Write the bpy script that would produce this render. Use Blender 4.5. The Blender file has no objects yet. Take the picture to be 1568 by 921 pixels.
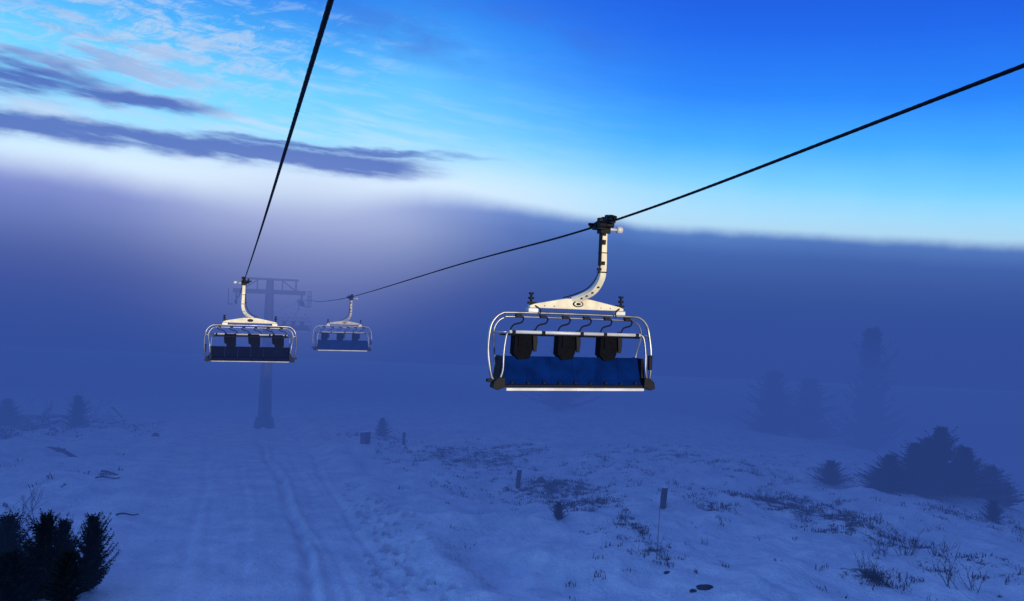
import bpy, bmesh, math, random
import numpy as np
from mathutils import Vector, Matrix
random.seed(7); rng=np.random.default_rng(5)
sc=bpy.context.scene
F=1230.0; ROLL=math.radians(2.4); CA,SA=math.cos(ROLL),math.sin(ROLL)
def P(px,py,d):
    xc=(px-784)/F*d; zc=(460.5-py)/F*d
    return Vector((xc*CA-zc*SA,d,xc*SA+zc*CA))
def lin(r,g,b):
    f=lambda c:(c/255/12.92) if c/255<=0.04045 else ((c/255+0.055)/1.055)**2.4
    return (f(r),f(g),f(b),1.0)
# ------------------------------------------------------------ terrain
def _h(i,j,s):
    v=np.sin(i*127.1+j*311.7+s*74.7)*43758.5453
    return v-np.floor(v)
def vn(x,y,s=0):
    xi=np.floor(x); yi=np.floor(y); fx=x-xi; fy=y-yi
    fx=fx*fx*(3-2*fx); fy=fy*fy*(3-2*fy)
    return (_h(xi,yi,s)*(1-fx)+_h(xi+1,yi,s)*fx)*(1-fy)+(_h(xi,yi+1,s)*(1-fx)+_h(xi+1,yi+1,s)*fx)*fy
def fbm(x,y,s=0,o=4):
    t=0;a=.5;n=0
    for k in range(o):
        t=t+a*vn(x,y,s+k*3); n+=a; a*=.5; x=x*2.03+11.3; y=y*2.03+5.7
    return t/n
def sstep(a,b,x):
    t=np.clip((x-a)/(b-a),0,1); return t*t*(3-2*t)
def base_h(x,y):
    x=np.asarray(x,dtype=float); y=np.asarray(y,dtype=float)
    f=-7.6-0.072*np.maximum(y,0)
    b=np.maximum(-y,0); f=f+9.6*sstep(0,55,b)  # unseen ridge behind the camera, added to keep sun off the slope
    f=f+0.02*np.clip(x,-120,60)
    q=np.clip(x-8,0,60); f=f-0.0025*q*q*sstep(-30,10,y)
    f=f-0.0004*np.clip(y-95,0,200)**2*0.6
    return f
def s_of(x,y): return x-(1.6-0.345*y)
TRK=((1.25,.19,.32),(1.85,.13,.12),(-.9,.2,.05),(2.7,.2,.08),(-3.1,.22,.10),(3.4,.15,.05),(-2.2,.13,.04),(4.3,.2,.12))
def h_np(x,y):
    x=np.asarray(x,dtype=float); y=np.asarray(y,dtype=float)
    z=base_h(x,y); s=s_of(x,y)
    rough=sstep(4.6,8.0,s)+sstep(5.2,9.0,-s)
    z=z+rough*((fbm(x/4.5,y/4.5,1)-.5)*1.5+(fbm(x/1.3,y/1.3,9)-.5)*.55)
    z=z+(fbm(x/14,y/14,21,3)-.5)*.9
    z=z+(1-rough)*((fbm(x/1.1,y/1.6,31,3)-.5)*.13+(fbm(s/.35,y/5,41,3)-.5)*.07)
    z=z+.45*np.exp(-((s-6.3)/1.1)**2)*(.3+vn(x/3,y/3,77))+.3*np.exp(-((s+6.3)/1.0)**2)*(.3+vn(x/3,y/3,78))
    z=z+1.0*np.exp(-(((x+8.6)/5)**2+((y-61)/3.2)**2))
    for off,w,dp in TRK:
        wob=.25*np.sin(y*.11+off*3)+.1*np.sin(y*.4+off)
        fade=np.clip(.2+1.5*(vn(x*.1+off*5,y*.14,int(off*10)+60)),.15,1.3) if off!=1.25 else 1.0
        z=z-dp*fade*np.exp(-((s-off-wob)/w)**2)*(.5+.8*vn(x*.6,y*.6,3))
        z=z+dp*fade*.4*np.exp(-((s-off-wob-w*1.9)/w)**2)
    return z
def h(x,y): return float(h_np(x,y))
def G(px,py):
    d=16.0
    while d<220:
        p=P(px,py,d)
        if p.z<=h(p.x,p.y): return p
        d+=.1
    return P(px,py,100)
def axis(segs):
    out=[segs[0][0]]
    for a,b,st in segs:
        n=max(1,int(round((b-a)/st)))
        out+=list(np.linspace(a,b,n+1)[1:])
    return np.array(out)
X=axis([(-1500,-300,120),(-300,-60,8),(-60,-20,.3),(-20,27,.11),(27,60,.3),(60,300,8),(300,1500,120)])
Y=axis([(-600,-80,40),(-80,0,3),(0,18,1.0),(18,50,.13),(50,100,.28),(100,300,5),(300,1800,120)])
XX,YY=np.meshgrid(X,Y)
ZZ=h_np(XX,YY)
fp=[]
for k in range(46):
    t=k/46
    for (x0,y0,x1,y1) in ((-7.2,40,-1.6,25),(-6.4,41,-.2,26.5),(-8.6,46,-2.8,24)):
        if random.random()<.8:
            fp.append((x0+(x1-x0)*t+random.gauss(0,.22)+(.18 if k%2 else -.18),y0+(y1-y0)*t+random.gauss(0,.1)))
for (fx,fy) in fp:
    ix=np.where(abs(X-fx)<.6)[0]; iy=np.where(abs(Y-fy)<.6)[0]
    if len(ix) and len(iy):
        sl=np.ix_(iy,ix); r2=((XX[sl]-fx)/.14)**2+((YY[sl]-fy)/.2)**2
        ZZ[sl]+=-.45*np.exp(-r2)+.07*np.exp(-((np.sqrt(r2)-1.9)/.5)**2)
ny,nx=XX.shape
co=np.stack([XX.ravel(),YY.ravel(),ZZ.ravel()],1).astype(np.float32)
i=np.arange(ny-1)[:,None]*nx+np.arange(nx-1)[None,:]
q=np.stack([i,i+1,i+nx+1,i+nx],-1).reshape(-1,4).astype(np.int32)
me=bpy.data.meshes.new("ground")
me.vertices.add(len(co)); me.vertices.foreach_set("co",co.ravel())
me.loops.add(q.size); me.loops.foreach_set("vertex_index",q.ravel())
me.polygons.add(len(q)); me.polygons.foreach_set("loop_start",np.arange(0,q.size,4,dtype=np.int32))
me.polygons.foreach_set("loop_total",np.full(len(q),4,dtype=np.int32))
me.update(calc_edges=True)
me.polygons.foreach_set("use_smooth",np.ones(len(q),dtype=bool))
VEG=[(840,745,3.0,1.0),(900,770,2.4,.9),(750,705,4,.8),(690,700,3.5,.7),(700,745,1.5,.4),(1180,765,3.0,1.0),(1260,790,2.3,.9),(1310,800,1.8,.8),
     (960,805,1.4,.7),(1000,840,1.1,.7),(1330,880,1.1,1.0),(1390,840,1.3,.7),(1440,870,1.2,.5),(1530,870,1.5,.5),(930,715,3,.4),(1000,700,4,.4),(1120,715,3,.4),
     (100,640,6,.9),(30,655,5,.9),(180,655,3,.6),(170,725,.8,.8),(190,790,.6,.6),(1500,800,2.5,.5),(1080,770,1.5,.6),(1330,740,3,.5),(590,672,2.5,.7),(20,845,1.2,.6)]
VP=[(G(a,b),r,w) for a,b,r,w in VEG]
def veg(x,y):
    m=0*x
    for p,r,w in VP:
        m=np.maximum(m,w*np.exp(-(((x-p.x)/r)**2+((y-p.y)/(r*1.25))**2)))
    s=s_of(x,y); out=sstep(5.5,9,s)+sstep(6,9,-s)
    return np.clip((m+.12)*out,0,1)
vg=veg(XX,YY).ravel().astype(np.float32)
at=me.attributes.new("veg",'FLOAT','POINT'); at.data.foreach_set("value",vg)
ground=bpy.data.objects.new("snow_ground",me); sc.collection.objects.link(ground)

# ------------------------------------------------------------ materials
def mat(name,col,rough=.6,metal=0,bump=0,bscale=20,var=0.0,spec=.4,col2=None):
    m=bpy.data.materials.new(name); m.use_nodes=True; nt=m.node_tree
    b=nt.nodes["Principled BSDF"]; b.inputs["Roughness"].default_value=rough; b.inputs["Metallic"].default_value=metal
    b.inputs["Specular IOR Level"].default_value=spec
    tc=nt.nodes.new("ShaderNodeTexCoord"); no=nt.nodes.new("ShaderNodeTexNoise"); no.inputs["Scale"].default_value=bscale; no.inputs["Detail"].default_value=4
    nt.links.new(tc.outputs["Object"],no.inputs["Vector"])
    mx=nt.nodes.new("ShaderNodeMix"); mx.data_type='RGBA'
    c2=col2 if col2 else tuple(c*(1-var) for c in col[:3])
    mx.inputs[6].default_value=(*col[:3],1); mx.inputs[7].default_value=(*c2[:3],1)
    rp=nt.nodes.new("ShaderNodeValToRGB"); rp.color_ramp.elements[0].position=.4; rp.color_ramp.elements[1].position=.65
    nt.links.new(no.outputs["Fac"],rp.inputs[0]); nt.links.new(rp.outputs[0],mx.inputs[0]); nt.links.new(mx.outputs[2],b.inputs["Base Color"])
    if bump:
        bp=nt.nodes.new("ShaderNodeBump"); bp.inputs["Strength"].default_value=bump; bp.inputs["Distance"].default_value=.02
        nt.links.new(no.outputs["Fac"],bp.inputs["Height"]); nt.links.new(bp.outputs[0],b.inputs["Normal"])
    return m
M_cream=mat("cream_paint",(.82,.74,.50),.5,0,.05,5,.25,spec=.2,col2=(.66,.58,.40))
M_tube=mat("galvanised_steel",(.36,.37,.39),.36,.85,0,2.5,.45)
M_dark=mat("dark_steel",(.010,.010,.012),.6,.3,.1,30,.3,spec=.2)
M_pad=mat("black_padding",(.0035,.004,.007),.85,0,.2,15,.4,spec=.08)
M_blue=mat("blue_vinyl",(.001,.017,.115),.8,0,.3,3,.4,spec=.02)
M_navy=mat("navy_vinyl",(.003,.005,.02),.8,0,.2,8,.3,spec=.05)
M_white=mat("white_bar_paint",(.66,.65,.60),.4,.1,0,2,.3)
M_rope=mat("steel_rope",(.008,.008,.009),.7,.2,.1,60,.3,spec=.15)
M_tower=mat("tower_steel",(.16,.17,.19),.6,.3,.1,4,.3)
M_wood=mat("weathered_wood",(.07,.055,.045),.9,0,.6,12,.5)
M_bark=mat("bark",(.04,.032,.026),.9,0,.6,12,.5)
M_needle=mat("spruce_needles",(.016,.028,.020),.85,0,0,3,.6,spec=.1)
M_grass=mat("dry_grass",(.06,.053,.047),.9,0,0,3,.6,spec=.1)
M_snowcap=mat("snow_cap",(.7,.78,.9),.7,0,.3,12,.06)
M_rock=mat("rock",(.05,.05,.055),.9,0,.7,5,.5)
def snow_mat():
    m=bpy.data.materials.new("snow"); m.use_nodes=True; nt=m.node_tree; L=nt.links
    b=nt.nodes["Principled BSDF"]; b.inputs["Roughness"].default_value=.65; b.inputs["Specular IOR Level"].default_value=.25
    tc=nt.nodes.new("ShaderNodeTexCoord")
    def noise(s,d=6,r=.6):
        n=nt.nodes.new("ShaderNodeTexNoise"); n.inputs["Scale"].default_value=s; n.inputs["Detail"].default_value=d; n.inputs["Roughness"].default_value=r
        L.new(tc.outputs["Object"],n.inputs["Vector"]); return n.outputs["Fac"]
    def mth(op,a,bb,c=None):
        n=nt.nodes.new("ShaderNodeMath"); n.operation=op
        for k,v in enumerate((a,bb,c)):
            if v is None: continue
            if isinstance(v,(int,float)): n.inputs[k].default_value=v
            else: L.new(v,n.inputs[k])
        return n.outputs[0]
    at=nt.nodes.new("ShaderNodeAttribute"); at.attribute_name="veg"
    n1=noise(1.6,6,.75); n3=noise(6,4,.65); n4=noise(.6,4,.6)
    v=mth('ADD',n1,mth('MULTIPLY',at.outputs["Fac"],.23))
    mr=nt.nodes.new("ShaderNodeMapRange"); mr.interpolation_type='SMOOTHSTEP'; mr.inputs[1].default_value=.67; mr.inputs[2].default_value=.76; mr.inputs[4].default_value=.95
    L.new(v,mr.inputs[0])
    mx0=nt.nodes.new("ShaderNodeMix"); mx0.data_type='RGBA'; mx0.inputs[6].default_value=(.66,.71,.79,1); mx0.inputs[7].default_value=(.90,.92,.95,1)
    rp=nt.nodes.new("ShaderNodeMapRange"); rp.inputs[1].default_value=.35; rp.inputs[2].default_value=.65; L.new(n4,rp.inputs[0]); L.new(rp.outputs[0],mx0.inputs[0])
    mx=nt.nodes.new("ShaderNodeMix"); mx.data_type='RGBA'; L.new(mr.outputs[0],mx.inputs[0]); L.new(mx0.outputs[2],mx.inputs[6]); mx.inputs[7].default_value=(.06,.06,.06,1)
    L.new(mx.outputs[2],b.inputs["Base Color"])
    bp=nt.nodes.new("ShaderNodeBump"); bp.inputs["Strength"].default_value=1.0; bp.inputs["Distance"].default_value=.30
    hh=mth('ADD',mth('MULTIPLY',n3,.45),n4)
    L.new(hh,bp.inputs["Height"]); L.new(bp.outputs[0],b.inputs["Normal"])
    return m
me.materials.append(snow_mat())

# ------------------------------------------------------------ mesh builder
class MB:
    def __init__(s): s.v=[];s.f=[];s.m=[]
    def add(s,vs,fs,mi=0):
        o=len(s.v); s.v+= [tuple(v) for v in vs]; s.f+=[tuple(i+o for i in f) for f in fs]; s.m+=[mi]*len(fs)
    def tube(s,pts,r,seg=8,mi=0,cap=True,flat=None):
        pts=[Vector(p) for p in pts]; n=len(pts); rs=r if isinstance(r,(list,tuple)) else [r]*n
        vs=[];fs=[]; up=None
        for k in range(n):
            t=(pts[min(k+1,n-1)]-pts[max(k-1,0)]).normalized()
            if up is None:
                up=Vector((0,0,1)) if abs(t.z)<.9 else Vector((0,1,0))
            up=(up-t*up.dot(t)).normalized(); sd=t.cross(up)
            for j in range(seg):
                a=2*math.pi*j/seg+ (math.pi/4 if seg==4 else 0)
                fa,fb=(1,1) if flat is None else flat
                vs.append(pts[k]+(sd*math.cos(a)*fa+up*math.sin(a)*fb)*rs[k])
        for k in range(n-1):
            for j in range(seg):
                fs.append((k*seg+j,k*seg+(j+1)%seg,(k+1)*seg+(j+1)%seg,(k+1)*seg+j))
        if cap: fs.append(tuple(range(seg-1,-1,-1))); fs.append(tuple((n-1)*seg+j for j in range(seg)))
        s.add(vs,fs,mi)
    def box(s,c,sz,mi=0,rot=None):
        c=Vector(c); vs=[]
        for x in(-.5,.5):
            for y in(-.5,.5):
                for z in(-.5,.5):
                    v=Vector((x*sz[0],y*sz[1],z*sz[2]))
                    if rot: v=rot@v
                    vs.append(c+v)
        s.add(vs,[(0,1,3,2),(4,6,7,5),(0,4,5,1),(2,3,7,6),(0,2,6,4),(1,5,7,3)],mi)
    def prism(s,poly,y0,y1,mi=0):
        n=len(poly); vs=[(x,y0,z) for x,z in poly]+[(x,y1,z) for x,z in poly]
        s.add(vs,[tuple(range(n)),tuple(range(2*n-1,n-1,-1))]+[(k,k+n,(k+1)%n+n,(k+1)%n) for k in range(n)],mi)
    def mesh(s,name,mats,smooth=False,fix=True):
        me=bpy.data.meshes.new(name); me.from_pydata(s.v,[],s.f)
        for m in mats: me.materials.append(m)
        me.polygons.foreach_set("material_index",s.m)
        if fix:
            bm=bmesh.new(); bm.from_mesh(me); bmesh.ops.recalc_face_normals(bm,faces=bm.faces); bm.to_mesh(me); bm.free()
        if smooth: me.polygons.foreach_set("use_smooth",[True]*len(me.polygons))
        me.update(); return me
def cr(pts,n=6):
    pts=[Vector(p) for p in pts]; out=[]
    for k in range(len(pts)-1):
        p0=pts[max(k-1,0)];p1=pts[k];p2=pts[k+1];p3=pts[min(k+2,len(pts)-1)]
        for j in range(n):
            t=j/n
            out.append(.5*((2*p1)+(p2-p0)*t+(2*p0-5*p1+4*p2-p3)*t*t+(3*p1-p0-3*p2+p3)*t**3))
    out.append(pts[-1]); return out
def put(name,mesh,loc=(0,0,0),rz=0,parent=None,scale=1,bevel=0,tilt=(0,0)):
    o=bpy.data.objects.new(name,mesh); sc.collection.objects.link(o)
    o.location=loc; o.rotation_euler=(tilt[0],tilt[1],rz); o.scale=(scale,)*3 if isinstance(scale,(int,float)) else scale
    if parent: o.parent=parent
    if bevel:
        b=o.modifiers.new("bevel",'BEVEL'); b.width=bevel; b.segments=2; b.limit_method='ANGLE'
    return o
def empty(name,loc=(0,0,0),rz=0):
    o=bpy.data.objects.new(name,None); sc.collection.objects.link(o); o.location=loc; o.rotation_euler=(0,0,rz); o.empty_display_size=.3; return o

# ------------------------------------------------------------ chair parts
BX,BY=-.35,.5
def B(x,y,z): return (x+BX,y+BY,z)
def chair_parts():
    parts=[]
    g=MB()
    g.box((0,-.02,.0),(.12,.5,.14),0); g.box((0,-.3,.03),(.09,.22,.10),0); g.box((0,.28,-.02),(.1,.25,.1),0)
    g.tube(cr([(0,-.5,.08),(-.02,-.3,.12),(0,-.1,.1),(0,.1,.11),(0,.3,.05),(0,.62,.0)],4),.03,8,0)
    g.box((-.1,0,-.06),(.16,.3,.12),0); g.box((.03,-.12,.1),(.12,.1,.12),0)
    for yy in(-.2,0,.2): g.tube([(-.2,yy,-.04),(.1,yy,-.04)],.05,12,0)
    g.tube([(-.28,.1,-.02),(-.1,.1,-.02)],.03,8,0); g.box((-.16,-.15,.05),(.07,.12,.08),0)
    g.box((.0,0,-.13),(.2,.2,.12),0)
    parts.append(("grip",g.mesh("grip",[M_dark]),.008))
    k=MB(); k.tube([(.05,0,-.1),(.3,0,-.1)],.028,10,0); k.tube([(.27,0,-.1),(.29,0,-.1),(.37,0,-.1),(.39,0,-.1)],[.05,.07,.07,.05],14,0)
    parts.append(("guide_roller",k.mesh("guide_roller",[M_white],True),0))
    a=MB(); path=cr([(0,0,-.06),(0,0,-.4),(.01,0,-.8),(.01,.05,-1.05),(-.07,.18,-1.28),(-.24,.38,-1.43),(-.38,.5,-1.5)],7)
    a.tube(path,[.09]*len(path),4,0,flat=(1,.8))
    parts.append(("hanger_arm",a.mesh("hanger_arm",[M_cream]),.015))
    d=MB()
    for z,hh in((-.2,.07),(-.36,.09),(-.76,.07)):
        d.box((-.014,-.072,z),(.06,.02,hh),0)  # dark boxes stand in for holes in the arm
    d.box((-.062,-.01,-.45),(.02,.11,.72),0)  # dark strip laid on the arm's left face
    for kk in(26,30,33,36):
        p=path[kk]; d.tube([p+Vector((0,-.1,0)),p+Vector((0,.1,0))],.018,8,0)
    d.tube(cr([(-.07,-.09,-.15),(-.09,-.1,-.7),(-.12,-.05,-1.0),(-.24,.12,-1.25),(-.42,.35,-1.38),(-.6,.45,-1.45)],5),.012,6,0)
    d.box((-.09,-.06,-.88),(.07,.06,.05),0); d.box((.0,0,-.93),(.145,.16,.02),0); d.box((0,0,-.56),(.14,.15,.015),0)
    parts.append(("hanger_fittings_and_marks",d.mesh("hanger_fittings_and_marks",[M_dark]),0))
    c=MB(); cx=.07
    poly=[(-1.0,-1.665),(1.0,-1.665),(1.0,-1.62),(.9,-1.585),(.33,-1.475),(.24,-1.46),(-.24,-1.46),(-.33,-1.475),(-.9,-1.585),(-1.0,-1.62)]
    poly=[(x+cx+BX,z) for x,z in poly]
    c.prism(poly,BY-.06,BY+.06,0)
    parts.append(("crossbeam",c.mesh("crossbeam",[M_cream]),.012))
    c=MB()
    for sx in(-1,1):
        c.box(B(cx+sx*.93,0,-1.71),(.2,.16,.075),0)
        c.tube([B(cx+sx*.96,0,-1.62),B(cx+sx*.96,0,-1.4)],.025,8,1)
        c.tube([B(cx+sx*.96,0,-1.5),B(cx+sx*.96,0,-1.46)],.06,12,1); c.tube([B(cx+sx*.96,0,-1.41),B(cx+sx*.96,0,-1.37)],.05,12,1)
        c.box(B(cx+sx*.94,-.0,-1.57),(.16,.1,.04),1)
        c.tube(cr([B(cx+sx*.9,-.08,-1.62),B(cx+sx*.8,-.12,-1.7),B(cx+sx*.82,-.1,-1.8)],4),.014,6,1)
    def oval(y0,y1,rx,rz,mi):
        c.prism([(cx+BX+rx*math.cos(t_*math.pi/10),-1.56+rz*math.sin(t_*math.pi/10)) for t_ in range(20)],BY+y0,BY+y1,mi)
    oval(-.075,-.058,.115,.06,1); oval(-.084,-.07,.085,.042,2); oval(-.09,-.08,.05,.026,1); oval(.058,.075,.115,.06,1)
    for sx in(-.7,-.5,.5,.7): c.tube([B(cx+sx,-.059,-1.62),B(cx+sx,-.07,-1.62)],.012,8,1)
    parts.append(("crossbeam_clamps",c.mesh("crossbeam_clamps",[M_white,M_dark,M_cream]),.005))
    f=MB()
    lp=[(-1.60,-.2,-3.12),(-1.68,-.14,-2.95),(-1.73,-.05,-2.5),(-1.69,0,-2.1),(-1.62,0,-1.92),(-1.48,0,-1.8),(-1.25,0,-1.77),(0,0,-1.76),(1.25,0,-1.77),(1.48,0,-1.8),(1.62,0,-1.92),(1.69,0,-2.1),(1.73,-.05,-2.5),(1.68,-.14,-2.95),(1.60,-.2,-3.12)]
    f.tube([B(*p) for p in cr(lp,6)],.031,10,0)
    lp2=[(-1.48,.15,-3.05),(-1.52,.2,-2.6),(-1.58,.12,-2.2),(-1.54,.1,-2.0),(-1.4,.08,-1.88),(-1.1,.06,-1.85),(1.1,.06,-1.85),(1.4,.08,-1.88),(1.54,.1,-2.0),(1.58,.12,-2.2),(1.52,.2,-2.6),(1.48,.15,-3.05)]
    f.tube([B(*p) for p in cr(lp2,6)],.020,8,0)
    for sx in(-1,1):
        f.tube([B(*p) for p in cr([(sx*1.36,-.22,-2.13),(sx*1.44,-.25,-2.18),(sx*1.49,-.27,-2.5),(sx*1.5,-.28,-2.85),(sx*1.56,-.27,-3.05)],5)],.021,8,0)
        f.tube([B(sx*1.69,0,-2.16),B(sx*1.36,-.22,-2.13)],.02,8,0)
    parts.append(("outer_frame",f.mesh("outer_frame",[M_tube],True),0))
    f=MB()
    f.tube([B(-1.38,-.22,-2.13),B(1.38,-.22,-2.13)],.033,10,0)
    f.tube([B(-1.38,-.20,-2.175),B(1.38,-.20,-2.175)],.02,8,1)
    for xx in (-1.3,-.7,.1,.6,1.3): f.box(B(xx,-.21,-2.15),(.07,.09,.1),1)
    parts.append(("safety_bar",f.mesh("safety_bar",[M_white,M_dark],True),0))
    w=MB()
    for xx in(-1.12,-.62,-.15,.3,.75,1.2):
        w.tube([B(*p) for p in cr([(xx,.03,-1.82),(xx+.08,-.02,-1.86),(xx+.02,-.1,-1.95),(xx-.16,-.16,-2.0),(xx-.24,-.2,-2.1)],5)],.016,6,0)
        w.box(B(xx,.03,-1.83),(.12,.1,.06),0)
    parts.append(("hook_wires",w.mesh("hook_wires",[M_dark]),0))
    hd=MB()
    for xx in(-1.02,-.12,.78):
        pr=[(-.17,-2.11),(.2,-2.11),(.22,-2.2),(.17,-2.45),(.10,-2.64),(-.12,-2.66),(-.22,-2.55),(-.21,-2.2)]
        hd.prism([(x+xx+BX,z) for x,z in pr],BY-.12,BY+.12,0)
        hd.prism([(x+xx+BX,z) for x,z in [(.13,-2.08),(.21,-2.08),(.24,-2.3),(.22,-2.5),(.16,-2.5)]],BY-.17,BY-.125,1)
        hd.box(B(xx-.02,-.135,-2.3),(.24,.03,.24),0)
    hd.tube([B(-1.45,.14,-2.2),B(1.45,.14,-2.2)],.018,8,1)
    parts.append(("backrests",hd.mesh("backrests",[M_pad,M_dark]),.03))
    bl=MB(); N=6; w0=2.9/N
    prof=[(-.04,-2.60),(-.055,-2.66),(-.10,-2.85),(-.16,-3.02),(-.24,-3.12)]
    for k in range(N):
        xa=-1.45+k*w0+.002; xb=xa+w0-.004; vs=[];M=4
        for (y,z) in prof:
            for j in range(M+1):
                u=j/M; bul=.004*math.sin(math.pi*u)
                vs.append(B(xa+(xb-xa)*u,y-bul,z))
        nn=len(vs)
        vs+=[(x,y+.035,z) for x,y,z in vs]; fs=[];fb=[]
        for r in range(len(prof)-1):
            for j in range(M):
                a0=r*(M+1)+j; fs.append((a0,a0+1,a0+M+2,a0+M+1)); fb.append(tuple(q+nn for q in (a0+M+1,a0+M+2,a0+1,a0)))
        R=len(prof)-1; ed=[]
        for j in range(M): ed.append((j,j+nn,j+1+nn,j+1)); a0=R*(M+1)+j; ed.append((a0,a0+1,a0+1+nn,a0+nn))
        for r in range(R):
            a0=r*(M+1); ed.append((a0,a0+M+1,a0+M+1+nn,a0+nn)); a0+=M; ed.append((a0,a0+nn,a0+M+1+nn,a0+M+1))
        bl.add(vs,fs+ed,0); bl.add(vs,fb,1)
    parts.append(("seat_cover",bl.mesh("seat_cover",[M_blue,M_navy],False,False),0))
    st=MB()
    for k in range(N):
        st.box(B(-1.45+(k+.5)*w0,.16,-3.04),(w0-.03,.55,.09),0)
    for k in range(9):
        st.box(B(-1.3+k*.325,-.25,-3.09-.01*(k%2)),(.05,.05,.05),1)
    st.tube([B(-1.45,-.27,-3.14),B(1.45,-.27,-3.14)],.03,8,1)
    st.box(B(0,.1,-3.12),(2.9,.5,.04),1)
    for sx in(-1,1):
        st.prism([(x*sx+BX,z) for x,z in [(1.46,-2.98),(1.58,-2.98),(1.68,-3.06),(1.70,-3.18),(1.6,-3.22),(1.45,-3.16)]],BY-.34,BY-.12,1)
        st.prism([(x*sx+BX,z) for x,z in [(1.44,-2.6),(1.49,-2.6),(1.55,-3.1),(1.46,-3.12)]],BY-.2,BY+.2,1)
    st.box(B(1.68,-.12,-2.68),(.075,.075,.3),1); st.box(B(-1.72,-.18,-3.05),(.12,.1,.06),1)
    parts.append(("seat_base",st.mesh("seat_base",[M_navy,M_dark]),.02))
    ft=MB(); ft.box(B(0,-.33,-3.2),(2.88,.06,.055),0); ft.tube([B(-1.45,.32,-3.15),B(1.45,.32,-3.15)],.02,8,0)
    parts.append(("foot_rail",ft.mesh("foot_rail",[M_white]),.01))
    return parts
CP=chair_parts()
TH=math.atan(.349)
def chair(loc,flip):
    e=empty("chairlift_chair",loc,TH+(math.pi if flip else 0))
    for n,m,bv in CP: put(n,m,parent=e,bevel=bv)
    return e
G1=P(925,343,15.4); RX0=G1.x+.349*15.4
G2=P(374,430,32);  LX0=G2.x+.349*32
def on(x0,y,z): return Vector((x0-.349*y,y,z))
z3=P(541,455,47.5).z
chair(G1,False); chair(G2,True)
chair(on(RX0,47.5,z3),False); chair(on(RX0,84,-.95),False)

# ------------------------------------------------------------ ropes
def rope(name,pts,yfine,R0):
    ctrl=cr(pts,40)
    ys=[p.y for p in ctrl]; zs=[p.z for p in ctrl]; x0=pts[0].x+.349*pts[0].y
    Yl=list(np.arange(ys[0],-3,2.0))+list(np.arange(-3,yfine,.02))+list(np.arange(yfine,ys[-1],1.0))
    mb=MB(); seg=18; vs=[];fs=[]; t=Vector((-.349,1,-.05)).normalized(); sd=t.cross(Vector((0,0,1))).normalized(); up=sd.cross(t)
    for k,y in enumerate(Yl):
        z=float(np.interp(y,ys,zs)); c=Vector((x0-.349*y,y,z))
        for j in range(seg):
            a=2*math.pi*j/seg; r=R0*(1+.08*math.cos(6*a+y*45))
            vs.append(c+(sd*math.cos(a)+up*math.sin(a))*r)
    for k in range(len(Yl)-1):
        for j in range(seg): fs.append((k*seg+j,k*seg+(j+1)%seg,(k+1)*seg+(j+1)%seg,(k+1)*seg+j))
    mb.add(vs,fs); put(name,mb.mesh(name,[M_rope],True))
TZ=-.95
rope("haul_cable",[on(LX0,-60,5.4),on(LX0,-5,2.15),on(LX0,4.4,1.61),on(LX0,15.4,1.04),on(LX0,32,G2.z),on(LX0,55,-.55),on(LX0,80,TZ),on(LX0,130,-3.5)],16,.0165)
rope("haul_cable",[on(RX0,-60,9.8),on(RX0,-5,3.6),on(RX0,7.26,2.32),on(RX0,15.4,G1.z),on(RX0,25.3,1.05),on(RX0,47.5,z3),on(RX0,65,-.75),on(RX0,80,TZ),on(RX0,130,-3.5)],18,.0205)

# ------------------------------------------------------------ tower
tx,ty=(RX0+LX0)/2-.349*80,80; tb=h(tx,ty)
tw=empty("lift_tower",(tx,ty,0),TH); hg=(RX0-LX0)/2*math.cos(TH)
c=MB(); c.tube([(0,0,tb-.5),(0,0,tb+.2),(0,0,tb+.9),(0,0,tb+1.0),(0,0,-.9),(0,0,1.1)],[1.0,1.0,.85,.66,.42,.34],20,0)
put("column",c.mesh("column",[M_tower]),parent=tw)
c=MB(); c.box((0,0,-.15),(2*hg+.7,.42,.45),0); c.box((0,0,1.1),(2*hg-.7,.24,.22),0)
for sx in(-1,1):
    c.box((sx*(hg-.6),0,.5),(.16,.16,1.1),0); c.box((sx*1.2,0,.5),(.12,.12,1.1),0)
    c.tube([(sx*1.2,0,1.0),(sx*(hg-.7),0,.1)],.06,6,0)
    c.box((sx*hg,0,-.6),(.2,.5,.7),0)
put("crossarm",c.mesh("crossarm",[M_tower]),parent=tw)
c=MB()
for sx in(-1,1):
    c.box((sx*hg+sx*.12,0,TZ-.3),(.12,4.2,.22),0)
    for k in range(8):
        y=-1.9+k*.54; c.tube([(sx*hg-.07,y,TZ-.27),(sx*hg+.07,y,TZ-.27)],.24,16,1)
    for zz in(TZ-.05,TZ+.5,TZ+1.0): c.tube([(sx*(hg+.75),-2.2,zz),(sx*(hg+.75),2.2,zz)],.03,6,0)
    for yy in(-2.2,-.7,.7,2.2): c.tube([(sx*(hg+.75),yy,TZ-.5),(sx*(hg+.75),yy,TZ+1.0)],.03,6,0)
    c.box((sx*(hg+.55),0,TZ-.55),(.5,4.6,.05),0)
for sx in (-.22,.22): c.tube([(sx,-.75,tb+1.0),(sx,-.5,-.2)],.025,6,0)
z=tb+1.2
while z<-.3: 
    yy=-.75+.25*(z-tb-1)/(-.2-tb-1); c.tube([(-.22,yy,z),(.22,yy,z)],.018,5,0); z+=.35
put("sheave_assemblies",c.mesh("sheave_assemblies",[M_tower,M_dark]),parent=tw)

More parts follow.
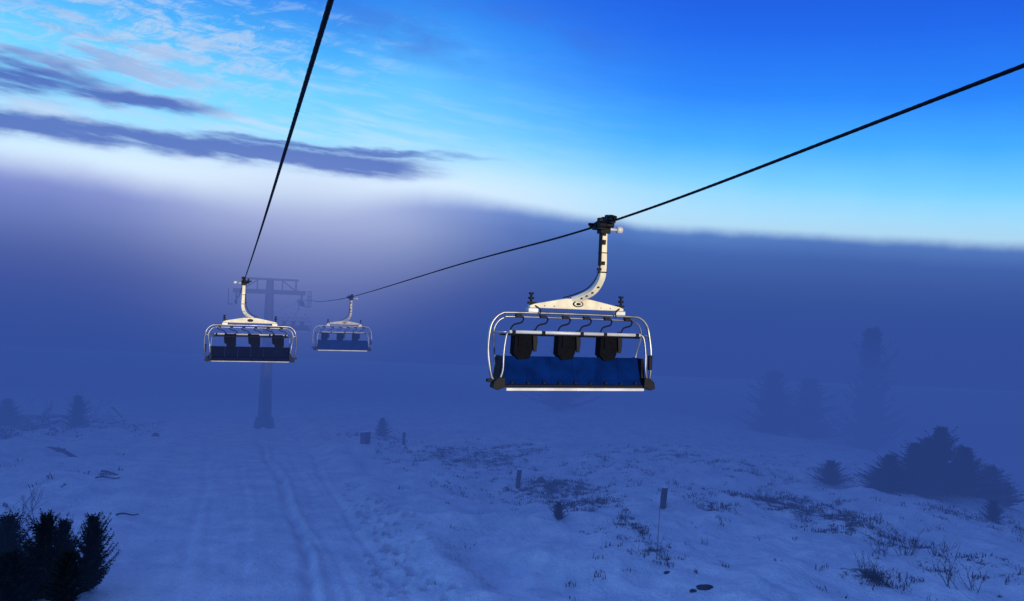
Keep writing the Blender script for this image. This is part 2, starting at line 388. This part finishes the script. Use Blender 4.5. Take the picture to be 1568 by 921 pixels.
# ------------------------------------------------------------ posts, stakes
def post(px,py,H,w,lean=0):
    p=G(px,py); mb=MB()
    pts=[(0,0,-.4),(lean*.2*H,0,H*.3),(lean*.6*H,0,H*.7),(lean*H,0,H)]
    mb.tube(cr(pts,2),[w*random.uniform(.9,1.06) for _ in range(7)],9,0)
    o=put("wooden_post",mb.mesh("wooden_post",[M_wood]),(p.x,p.y,p.z))
    cp=MB(); cp.tube([(lean*H,0,H-.01),(lean*H,0,H+.05),(lean*H,0,H+.08)],[w*1.05,w*.95,w*.4],9,0); put("snow_cap",cp.mesh("snow_cap",[M_snowcap],True),parent=o)
post(793,748,1.15,.15,.05); post(1015,778,1.05,.17,.06); post(556,680,1.0,.27,0); post(563,680,.9,.2,0); post(618,682,1.1,.14,0)
p=G(1005,858); mb=MB(); mb.tube([(0,0,-.3),(.03,0,.8),(.05,0,2.0)],[.014,.012,.008],6,0); put("marker_stake",mb.mesh("marker_stake",[M_wood]),p)

# ------------------------------------------------------------ dry grass
def tufts(name,n,region,seed,hmin,hmax,bl=8,thr=.42,wid=.014):
    r=np.random.default_rng(seed); mb=MB(); x0,x1,y0,y1=region
    xs=r.uniform(x0,x1,n*30); ys=r.uniform(y0,y1,n*30)
    w=veg(xs,ys)*np.clip((fbm(xs/1.0,ys/1.0,55)-.42)*7.0,0,1.8)
    ok=np.where(r.uniform(0,1,n*30)*1.0<np.maximum(w-.16,w*.03))[0][:n]; zs=h_np(xs[ok],ys[ok])
    for k,ii in enumerate(ok):
        x,y,z=xs[ii],ys[ii],zs[k]; big=r.uniform(.4,1)*r.uniform(.5,1.1)
        if r.random()<.06: big*=1.9
        for b in range(bl):
            a=r.uniform(0,6.28); ln=r.uniform(hmin,hmax)*big; le=r.uniform(.1,1.3); ww=wid*r.uniform(.6,1.6)
            bx=x+r.normal(0,.12); by=y+r.normal(0,.12); ca,sa=math.cos(a),math.sin(a)
            mx_,my_=bx+ca*ln*le*.45,by+sa*ln*le*.45; tx_,ty_=bx+ca*ln*le,by+sa*ln*le
            mb.add([(bx-sa*ww,by+ca*ww,z-.05),(bx+sa*ww,by-ca*ww,z-.05),(mx_+sa*ww*.8,my_-ca*ww*.8,z+ln*.6),(mx_-sa*ww*.8,my_+ca*ww*.8,z+ln*.6),(tx_,ty_,z+ln*(1-.35*le))],[(0,1,2,3),(3,2,4)],0)
    put(name,mb.mesh(name,[M_grass],False,False))
tufts("dry_grass",2700,(-12,42,24,75),3,.06,.36)
tufts("dry_grass",800,(-55,-12,24,85),4,.12,.5,wid=.022)

def shrub(px,py,H,n,seed,name="bare_shrub",spread=.5):
    r=random.Random(seed); p=G(px,py); mb=MB()
    def br(o,d,L,rad,lv):
        pts=[o]; q=o.copy(); dd=d.copy()
        for k in range(4):
            dd=(dd+Vector((r.gauss(0,.14),r.gauss(0,.14),.06))).normalized(); q=q+dd*L/4; pts.append(q.copy())
        mb.tube(pts,[rad*(1-.2*k) for k in range(5)],4,0,False)
        if lv>0:
            for k in range(4):
                t=r.randint(1,4); nd=(dd+Vector((r.gauss(0,.6),r.gauss(0,.6),r.uniform(0,.4)))).normalized(); br(pts[t],nd,L*r.uniform(.35,.6),rad*.55,lv-1)
    for k in range(n):
        d=Vector((r.gauss(0,spread),r.gauss(0,spread),1)).normalized()
        br(Vector((r.gauss(0,.12*H),r.gauss(0,.12*H),-.1)),d,H*r.uniform(.6,1),.010+.005*H,2)
    put(name,mb.mesh(name,[M_bark],False,False),p)
shrub(35,800,1.6,7,1); shrub(1330,884,.75,16,2,spread=.8); shrub(1387,852,1.1,9,3); shrub(1350,850,.9,6,4); shrub(1455,900,1.2,4,5)
shrub(1020,858,.8,6,6,spread=.9); shrub(1490,905,1.0,4,7); shrub(990,852,.6,6,8,spread=.9); shrub(1440,845,.8,7,9,spread=.9); shrub(955,800,.7,6,10)
shrub(130,650,3.0,7,11); shrub(190,652,2.2,5,12,spread=1.2); shrub(60,650,2.4,7,13,spread=.8); shrub(1230,800,.7,10,14,spread=.9); shrub(720,712,1.4,8,15,spread=1)
shrub(845,752,.9,12,16,spread=1); shrub(915,775,.7,10,17,spread=1); shrub(1170,768,.8,12,18,spread=1); shrub(1300,805,.8,10,19,spread=1)

# ------------------------------------------------------------ spruces
def spruce_mesh(Ht,R,seed,dens=1.0,tw=.2,irr=.25):
    r=random.Random(seed); mb=MB()
    mb.tube([(0,0,-.3),(0,0,Ht*.4),(.02,0,Ht*.8),(0,0,Ht*1.02)],[Ht*.018+.015,Ht*.013+.01,.012,.004],7,1)
    z=Ht*.03
    while z<Ht*.97:
        fr=z/Ht; rr=R*(1-fr)**.85*(.85+.3*r.random())+.05
        nb=int((6+3*(1-fr))*dens)+1; a0=r.random()*6.28
        for b in range(nb):
            a=a0+6.283*b/nb+r.gauss(0,.25); L=rr*r.uniform(.9-irr*1.6,1.05+irr); rise=r.uniform(-.05,.25)+.75*fr**1.5+ (irr-.25)*.8
            dx,dy=math.cos(a),math.sin(a)
            def bp(t): return Vector((dx*L*t,dy*L*t,z+L*(rise*t+.3*t*t)))
            mb.tube([bp(0),bp(.5),bp(1)],[.012,.008,.003],3,1,False)
            steps=max(4,int(L/(tw*.28)))
            for k in range(steps+1):
                t=.08+.92*k/steps; o=bp(t); tl=tw*(1.15-.7*t)*r.uniform(.7,1.2)
                for sgn in(-1,1,0,0):
                    if sgn==0:
                        an=a+r.gauss(0,.5); el=r.uniform(.2,1.1)*(1 if r.random()<.75 else -1)
                    else:
                        an=a+sgn*r.uniform(.5,1.1); el=r.uniform(-.2,.5)
                    d=Vector((math.cos(an)*math.cos(el),math.sin(an)*math.cos(el),math.sin(el)))
                    sd=d.cross(Vector((r.gauss(0,1),r.gauss(0,1),r.gauss(0,1)))).normalized()*tl*.13
                    mb.add([o,o+d*tl*.45+sd,o+d*tl,o+d*tl*.45-sd],[(0,1,2,3)],0)
        z+=max(.07,Ht*.035)*(1.1-.4*fr)/dens
    for k in range(3):
        a=r.random()*6.28; 
        for t in range(14):
            o=Vector((0,0,Ht*(.9+.11*t/14))); an=r.random()*6.28; d=Vector((math.cos(an)*.7,math.sin(an)*.7,.7)); sd=Vector((-math.sin(an),math.cos(an),0))*tw*.05
            mb.add([o,o+d*tw*.2+sd,o+d*tw*.42,o+d*tw*.2-sd],[(0,1,2,3)],0)
    return mb.mesh("spruce",[M_needle,M_bark],False,False)
SA_=spruce_mesh(2.3,1.0,1,.95,.22,.45); SB_=spruce_mesh(1.9,.85,2,.9,.2,.45); SC_=spruce_mesh(7,2.6,3,.8,.5,.4); SD_=spruce_mesh(8.5,2.6,4,.8,.6,.4)
def tree(px,py,m,s=1,rz=0,tilt=(0,0)):
    p=G(px,py); put("spruce_tree",m,(p.x,p.y,p.z),rz,scale=s,tilt=tilt)
tree(58,918,SA_,(.85,.85,1.1),.3,(.05,.08)); tree(135,905,SB_,(.8,.8,1.15),1.4,(0,.06)); tree(2,905,SB_,(1.0,1.0,1.25),2.6,(0,-.1)); tree(100,922,SB_,(.95,.95,.75),4)
tree(20,930,SA_,(1,1,.7),5,(.1,0)); tree(92,900,SA_,(.6,.6,.85),2,(0,.2))
tree(855,796,SB_,.42); tree(1520,798,SB_,(.7,.7,.6),1); tree(1271,742,SA_,(1.1,1.1,.7),2)
tree(1437,757,SC_,(.95,.95,.64),0); tree(1400,757,SC_,(1.0,1.0,.48),2); tree(1362,753,SC_,(.85,.85,.34),3); tree(1475,760,SC_,(.95,.95,.46),4); tree(1515,768,SC_,(.85,.85,.34),1); tree(1420,757,SC_,(.9,.9,.54),5); tree(1345,750,SC_,(.5,.5,.2),6); tree(1540,775,SC_,(.5,.5,.22),6)
def ftree(px,y,s,rz=0):
    x=(px-784)/F*y; put("spruce_tree",SD_,(x,y,h(x,y)),rz,scale=s)
ftree(1338,132,(2.1,2.1,2.4),1); ftree(1190,118,(2.2,2.2,1.1),2); ftree(865,124,(2.2,2.2,1.3),3); ftree(1245,120,(2.2,2.2,1.05),5)
tree(118,652,SD_,(.6,.6,.34),1); tree(585,668,SD_,(.4,.4,.2),2); tree(10,650,SD_,(.8,.8,.3),3)

def log(px,py,L,r0,ang,tilt,name="fallen_log"):
    p=G(px,py); mb=MB(); d=Vector((math.cos(ang),math.sin(ang),tilt)).normalized()
    pts=[d*L*(k/6-.5)+Vector((0,0,.12+.05*math.sin(k))) for k in range(7)]
    mb.tube(pts,[r0*(1-.08*k)*random.uniform(.85,1.15) for k in range(7)],8,0); put(name,mb.mesh(name,[M_wood],True),p)
log(105,698,2.6,.16,-.5,-.12); log(85,690,1.3,.12,.2,.0); log(172,728,1.6,.06,-.3,-.05); log(165,735,1.2,.05,.3,.0)
log(185,640,4,.09,-.6,-.45,"fallen_branch"); log(170,650,3,.08,.3,.25,"fallen_branch"); log(195,792,.9,.05,.4,0,"fallen_branch")
def rock(px,py,s):
    bm=bmesh.new(); bmesh.ops.create_icosphere(bm,subdivisions=3,radius=1)
    for v in bm.verts:
        n=float(fbm(v.co.x*1.7+px,v.co.y*1.7+v.co.z,3)); v.co*= .6+.8*n; v.co.x*=s[0]; v.co.y*=s[1]; v.co.z*=s[2]
    m=bpy.data.meshes.new("rock"); bm.to_mesh(m); bm.free(); m.materials.append(M_rock); put("rock",m,G(px,py))
rock(1080,902,(.3,.2,.14)); rock(1062,906,(.14,.12,.07)); rock(700,708,(.35,.3,.25)); rock(828,738,(.3,.3,.3)); rock(238,668,(.3,.3,.3)); rock(1022,878,(.12,.1,.07)); rock(630,897,(.1,.1,.05))

# ------------------------------------------------------------ fog volumes
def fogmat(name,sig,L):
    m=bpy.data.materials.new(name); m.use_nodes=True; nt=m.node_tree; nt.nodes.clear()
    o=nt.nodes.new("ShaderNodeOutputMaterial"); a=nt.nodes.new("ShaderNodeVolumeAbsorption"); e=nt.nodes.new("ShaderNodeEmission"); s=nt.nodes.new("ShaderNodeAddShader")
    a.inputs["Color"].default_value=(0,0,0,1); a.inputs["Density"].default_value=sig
    e.inputs["Color"].default_value=(*L[:3],1); e.inputs["Strength"].default_value=sig  # volume emits its own colour in place of scattered light
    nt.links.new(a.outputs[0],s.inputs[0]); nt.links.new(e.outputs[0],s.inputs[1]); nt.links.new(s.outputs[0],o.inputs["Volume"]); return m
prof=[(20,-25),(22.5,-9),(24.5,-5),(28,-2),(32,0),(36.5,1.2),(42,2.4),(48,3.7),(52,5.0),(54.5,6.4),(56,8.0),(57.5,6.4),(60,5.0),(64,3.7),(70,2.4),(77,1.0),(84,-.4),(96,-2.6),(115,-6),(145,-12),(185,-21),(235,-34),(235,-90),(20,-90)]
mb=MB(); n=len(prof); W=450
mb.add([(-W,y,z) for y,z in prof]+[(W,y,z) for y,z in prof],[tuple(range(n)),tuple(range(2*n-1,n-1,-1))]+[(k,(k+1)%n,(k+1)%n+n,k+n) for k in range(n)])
put("glowing_fog",mb.mesh("glowing_fog",[fogmat("fog",.0245,lin(50,78,154))]))
def glow_puff(c,sx,sz,T,sig,L):
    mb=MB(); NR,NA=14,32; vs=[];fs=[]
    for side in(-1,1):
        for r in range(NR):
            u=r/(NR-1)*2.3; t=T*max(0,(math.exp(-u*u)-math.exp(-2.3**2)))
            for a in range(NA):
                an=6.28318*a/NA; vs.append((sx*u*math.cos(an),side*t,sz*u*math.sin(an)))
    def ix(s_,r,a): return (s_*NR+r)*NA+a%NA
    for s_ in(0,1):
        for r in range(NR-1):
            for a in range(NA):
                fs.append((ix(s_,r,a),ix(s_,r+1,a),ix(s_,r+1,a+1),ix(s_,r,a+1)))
    mb.add(vs,fs); m=mb.mesh("glowing_fog",[fogmat("fog_glow",sig,L)],False,False)
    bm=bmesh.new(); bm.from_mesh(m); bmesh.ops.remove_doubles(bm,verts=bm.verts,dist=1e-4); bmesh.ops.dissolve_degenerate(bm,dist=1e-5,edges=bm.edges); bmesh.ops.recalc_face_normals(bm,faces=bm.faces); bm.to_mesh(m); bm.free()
    put("glowing_fog",m,c,TH*.9)
glow_puff(P(455,400,80),10,6,26,.022,lin(158,166,220))  # self-lit volume added for the sun glow around the tower

# ------------------------------------------------------------ world sky
w=bpy.data.worlds.new("World"); sc.world=w; w.use_nodes=True; nt=w.node_tree; nt.nodes.clear(); L=nt.links
try: w.cycles.sampling_method='MANUAL'; w.cycles.sample_map_resolution=256
except Exception as ex: print(ex)
class E:
    def __init__(s,o): s.o=o
    def _m(s,op,b=None,c=None,rev=False):
        n=nt.nodes.new("ShaderNodeMath"); n.operation=op; ar=[s,b,c]
        if rev: ar=[b,s,c]
        for k,v in enumerate(ar):
            if v is None: continue
            if isinstance(v,E): L.new(v.o,n.inputs[k])
            else: n.inputs[k].default_value=float(v)
        return E(n.outputs[0])
    def __add__(s,b): return s._m('ADD',b)
    __radd__=__add__
    def __sub__(s,b): return s._m('SUBTRACT',b)
    def __rsub__(s,b): return s._m('SUBTRACT',b,rev=True)
    def __mul__(s,b): return s._m('MULTIPLY',b)
    __rmul__=__mul__
    def __truediv__(s,b): return s._m('DIVIDE',b)
    def f(s,op,b=None): return s._m(op,b)
def ss(x,a,b):
    n=nt.nodes.new("ShaderNodeMapRange"); n.interpolation_type='SMOOTHSTEP'; n.inputs[1].default_value=a; n.inputs[2].default_value=b; L.new(x.o,n.inputs[0]); 
    return E(n.outputs[0])
def gauss(x): return (x*x*-1.0).f('EXPONENT')
def vec(x,y,z=0.0):
    n=nt.nodes.new("ShaderNodeCombineXYZ")
    for k,v in enumerate((x,y,z)):
        if isinstance(v,E): L.new(v.o,n.inputs[k])
        else: n.inputs[k].default_value=v
    return n.outputs[0]
def noise(v,scale,det=5,rough=.55,dist=0):
    n=nt.nodes.new("ShaderNodeTexNoise"); n.inputs["Scale"].default_value=scale; n.inputs["Detail"].default_value=det; n.inputs["Roughness"].default_value=rough; n.inputs["Distortion"].default_value=dist
    L.new(v,n.inputs["Vector"]); return E(n.outputs["Fac"])
def ramp(x,stops,interp='LINEAR'):
    n=nt.nodes.new("ShaderNodeValToRGB"); r=n.color_ramp; r.interpolation=interp
    r.elements[0].position=stops[0][0]; r.elements[0].color=stops[0][1]; r.elements[1].position=stops[-1][0]; r.elements[1].color=stops[-1][1]
    for p_,c_ in stops[1:-1]:
        e=r.elements.new(p_); e.color=c_
    L.new(x.o,n.inputs[0]); return n.outputs[0]
def mix(f,a,b,mode='MIX'):
    n=nt.nodes.new("ShaderNodeMix"); n.data_type='RGBA'; n.blend_type=mode; n.clamp_factor=True
    if isinstance(f,E): L.new(f.o,n.inputs[0])
    else: n.inputs[0].default_value=f
    for k,v in((6,a),(7,b)):
        if isinstance(v,tuple): n.inputs[k].default_value=v
        else: L.new(v,n.inputs[k])
    return n.outputs[2]
tc=nt.nodes.new("ShaderNodeTexCoord"); sp=nt.nodes.new("ShaderNodeSeparateXYZ"); L.new(tc.outputs["Generated"],sp.inputs[0])
dx,dy,dz=[E(o) for o in sp.outputs]
az=dx.f('ARCTAN2',dy); el=dz.f('ARCSINE')
def AE(px,py):
    p=P(px,py,1.0).normalized(); return math.atan2(p.x,p.y),math.asin(p.z)
azn=(az+.7)/1.4
edge_px=[(-150,220),(0,252),(120,270),(250,294),(400,322),(500,328),(590,311),(650,305),(760,315),(850,331),(1000,350),(1200,362),(1400,373),(1568,382),(1700,388)]
est=[]
for a,b in edge_px:
    A,B_=AE(a,b); v=B_/.3; est.append(((A+.7)/1.4,(v,v,v,1)))
edge=E(ramp(azn,est,'LINEAR'))*.3
AEv=vec(az,el)
wob=noise(AEv,9,5,.6)-.5
edge=edge+wob*.016
t=el-edge
lr=ss(az,-.35,.25)
K=1.6
ZB=lin(116,146,214)  # unseen zenith, brightened to light the snow
skyR=ramp(t/K,[(0,lin(194,230,250)),(.025/K,lin(168,224,252)),(.06/K,lin(118,206,254)),(.105/K,lin(66,172,253)),(.16/K,lin(34,130,248)),(.23/K,lin(22,98,232)),(.30/K,lin(18,76,208)),(.55/K,lin(80,114,208)),(1,ZB)])
skyL=ramp(t/K,[(0,lin(218,234,248)),(.04/K,lin(188,230,251)),(.09/K,lin(142,220,253)),(.14/K,lin(112,210,254)),(.19/K,lin(72,176,247)),(.25/K,lin(40,130,232)),(.32/K,lin(25,94,214)),(.55/K,lin(80,114,208)),(1,ZB)])
sky=mix(lr,skyL,skyR)
elw=el+(noise(vec(az*1.0,el*2.5),7,5)-.5)*.030+(noise(vec(az,el*4),26,4)-.5)*.012
def streak(x0,y0,x1,y1,wpx,fa,fb):
    A0,B0=AE(x0,y0);A1,B1=AE(x1,y1); m=(B1-B0)/(A1-A0)
    c=(az-A0)*m+B0; g=gauss((elw-c)/(wpx/F))
    win=ss(az,A0-fa,A0+fa)*(1.0-ss(az,A1-fb,A1+.02)); return g*win
fil=noise(vec(az*1.0,(el+az*.12)*9.0),8,6,.62)
fil2=noise(vec(az*1.2+el*1.5,(el-az*.3)*4.0),16,7,.75,.6)
A,Bc=AE(230,70); ci=gauss((az-A)/.24)*gauss((el-Bc)/.085)
sky=mix(ss(fil2*.7+fil*.45+ci*.14,.62,.80)*ci.f('MINIMUM',1.0)*.95,sky,lin(184,208,234))
A,Bc=AE(150,205); ci2=gauss((az-A)/.36)*gauss((el-Bc)/.09)
sky=mix(ss(fil,.42,.68)*ci2*.85,sky,lin(210,232,248))
A,Bc=AE(480,285); ci3=gauss((az-A)/.34)*gauss((el-Bc)/.038)
sky=mix(ci3*.8,sky,lin(230,240,251))
purple=ss(noise(vec(az,(el+az*.1)*3),6,4),.4,.65)
A,Bc=AE(700,55); sky=mix(gauss((az-A)/.16)*gauss((el-Bc)/.035)*purple*.6,sky,lin(66,84,190))
A,Bc=AE(60,90); sky=mix(gauss((az-A)/.18)*gauss((el-Bc)/.05)*ss(fil,.45,.6)*.5,sky,lin(100,110,180))
modm=ss(fil,.28,.52)*.5+.5
dk=[streak(-200,158,400,232,17,.05,.2),streak(120,200,735,266,17,.12,.16),streak(300,205,860,252,7,.1,.25)*.75,
    streak(-200,72,270,155,20,.05,.18),streak(60,130,400,182,11,.1,.14)*.95,streak(-200,60,200,96,8,.05,.2)*.6]
m_=dk[0]
for x in dk[1:]: m_=m_.f('MAXIMUM',x)
m_=ss(m_*modm,.06,.80)
sky=mix(m_*.95,sky,mix(ss(el,.12,.3),lin(80,100,176),lin(72,88,166)))
bd=edge-el
bl=ramp(bd/.25,[(0,lin(146,150,210)),(.12,lin(122,127,196)),(.35,lin(98,107,180)),(.7,lin(74,90,166)),(1,lin(58,82,158))])
br_=ramp(bd/.25,[(0,lin(92,128,200)),(.10,lin(64,98,178)),(.3,lin(50,82,163)),(.6,lin(46,75,154)),(1,lin(46,74,151))])
lr2=ss(az,-.40,.18)
bank=mix(lr2,bl,br_)
bank=mix((noise(AEv,4,5)-.38)*.9,bank,mix(lr2,lin(84,96,174),lin(58,86,164)))
Ag,Bg=AE(490,350)
glow=gauss((az-Ag)/.15)*gauss((el-Bg)/.08)
bank=mix(glow*.9,bank,lin(204,214,242))
soft=ss(az,-.25,.15)
tt=t/(0.026-soft*.016)
ms=1.0-ss(tt,-.7,1.0)
col=mix(ms,sky,bank)
side=1.75-ss(az,-2.2,-.75)*.75-ss(az,.75,1.8)*.6  # unseen side sky: brightened left, dimmed right to model the snow tracks
sb=nt.nodes.new("ShaderNodeCombineColor"); 
for k in range(3): L.new(side.o,sb.inputs[k])
col=mix(1.0,col,sb.outputs[0],'MULTIPLY')
ns=nt.nodes.new("ShaderNodeTexSky"); ns.sky_type='NISHITA'; ns.sun_disc=False
SD=Vector((.42,-.9,0)).normalized(); ELV=math.radians(4.6)
ns.sun_elevation=ELV; ns.sun_rotation=math.atan2(SD.x,SD.y)
nsm=mix(1.0,ns.outputs[0],(.15,.35,.9,1),'MULTIPLY')
b1=nt.nodes.new("ShaderNodeBackground"); L.new(nsm,b1.inputs[0]); b1.inputs[1].default_value=.05
b2=nt.nodes.new("ShaderNodeBackground"); L.new(col,b2.inputs[0]); b2.inputs[1].default_value=.95
ad=nt.nodes.new("ShaderNodeAddShader"); L.new(b1.outputs[0],ad.inputs[0]); L.new(b2.outputs[0],ad.inputs[1])
wo=nt.nodes.new("ShaderNodeOutputWorld"); L.new(ad.outputs[0],wo.inputs[0])

sl=bpy.data.lights.new("sun",'SUN'); sl.energy=3.6; sl.angle=math.radians(.5); sl.color=(1,.86,.62)
so=bpy.data.objects.new("sun",sl); sc.collection.objects.link(so)
d=-(SD*math.cos(ELV)+Vector((0,0,math.sin(ELV)))); so.rotation_euler=d.to_track_quat('-Z','Y').to_euler()
cd=bpy.data.cameras.new("camera"); cd.sensor_width=36; cd.lens=36*F/1568; cd.clip_end=6000; cd.clip_start=.1
cam=bpy.data.objects.new("camera",cd); sc.collection.objects.link(cam)
cam.matrix_world=Matrix(((CA,-SA,0,0),(0,0,-1,0),(SA,CA,0,0),(0,0,0,1)))
sc.camera=cam
sc.view_settings.view_transform='Standard'; sc.view_settings.look='None'; sc.view_settings.exposure=0
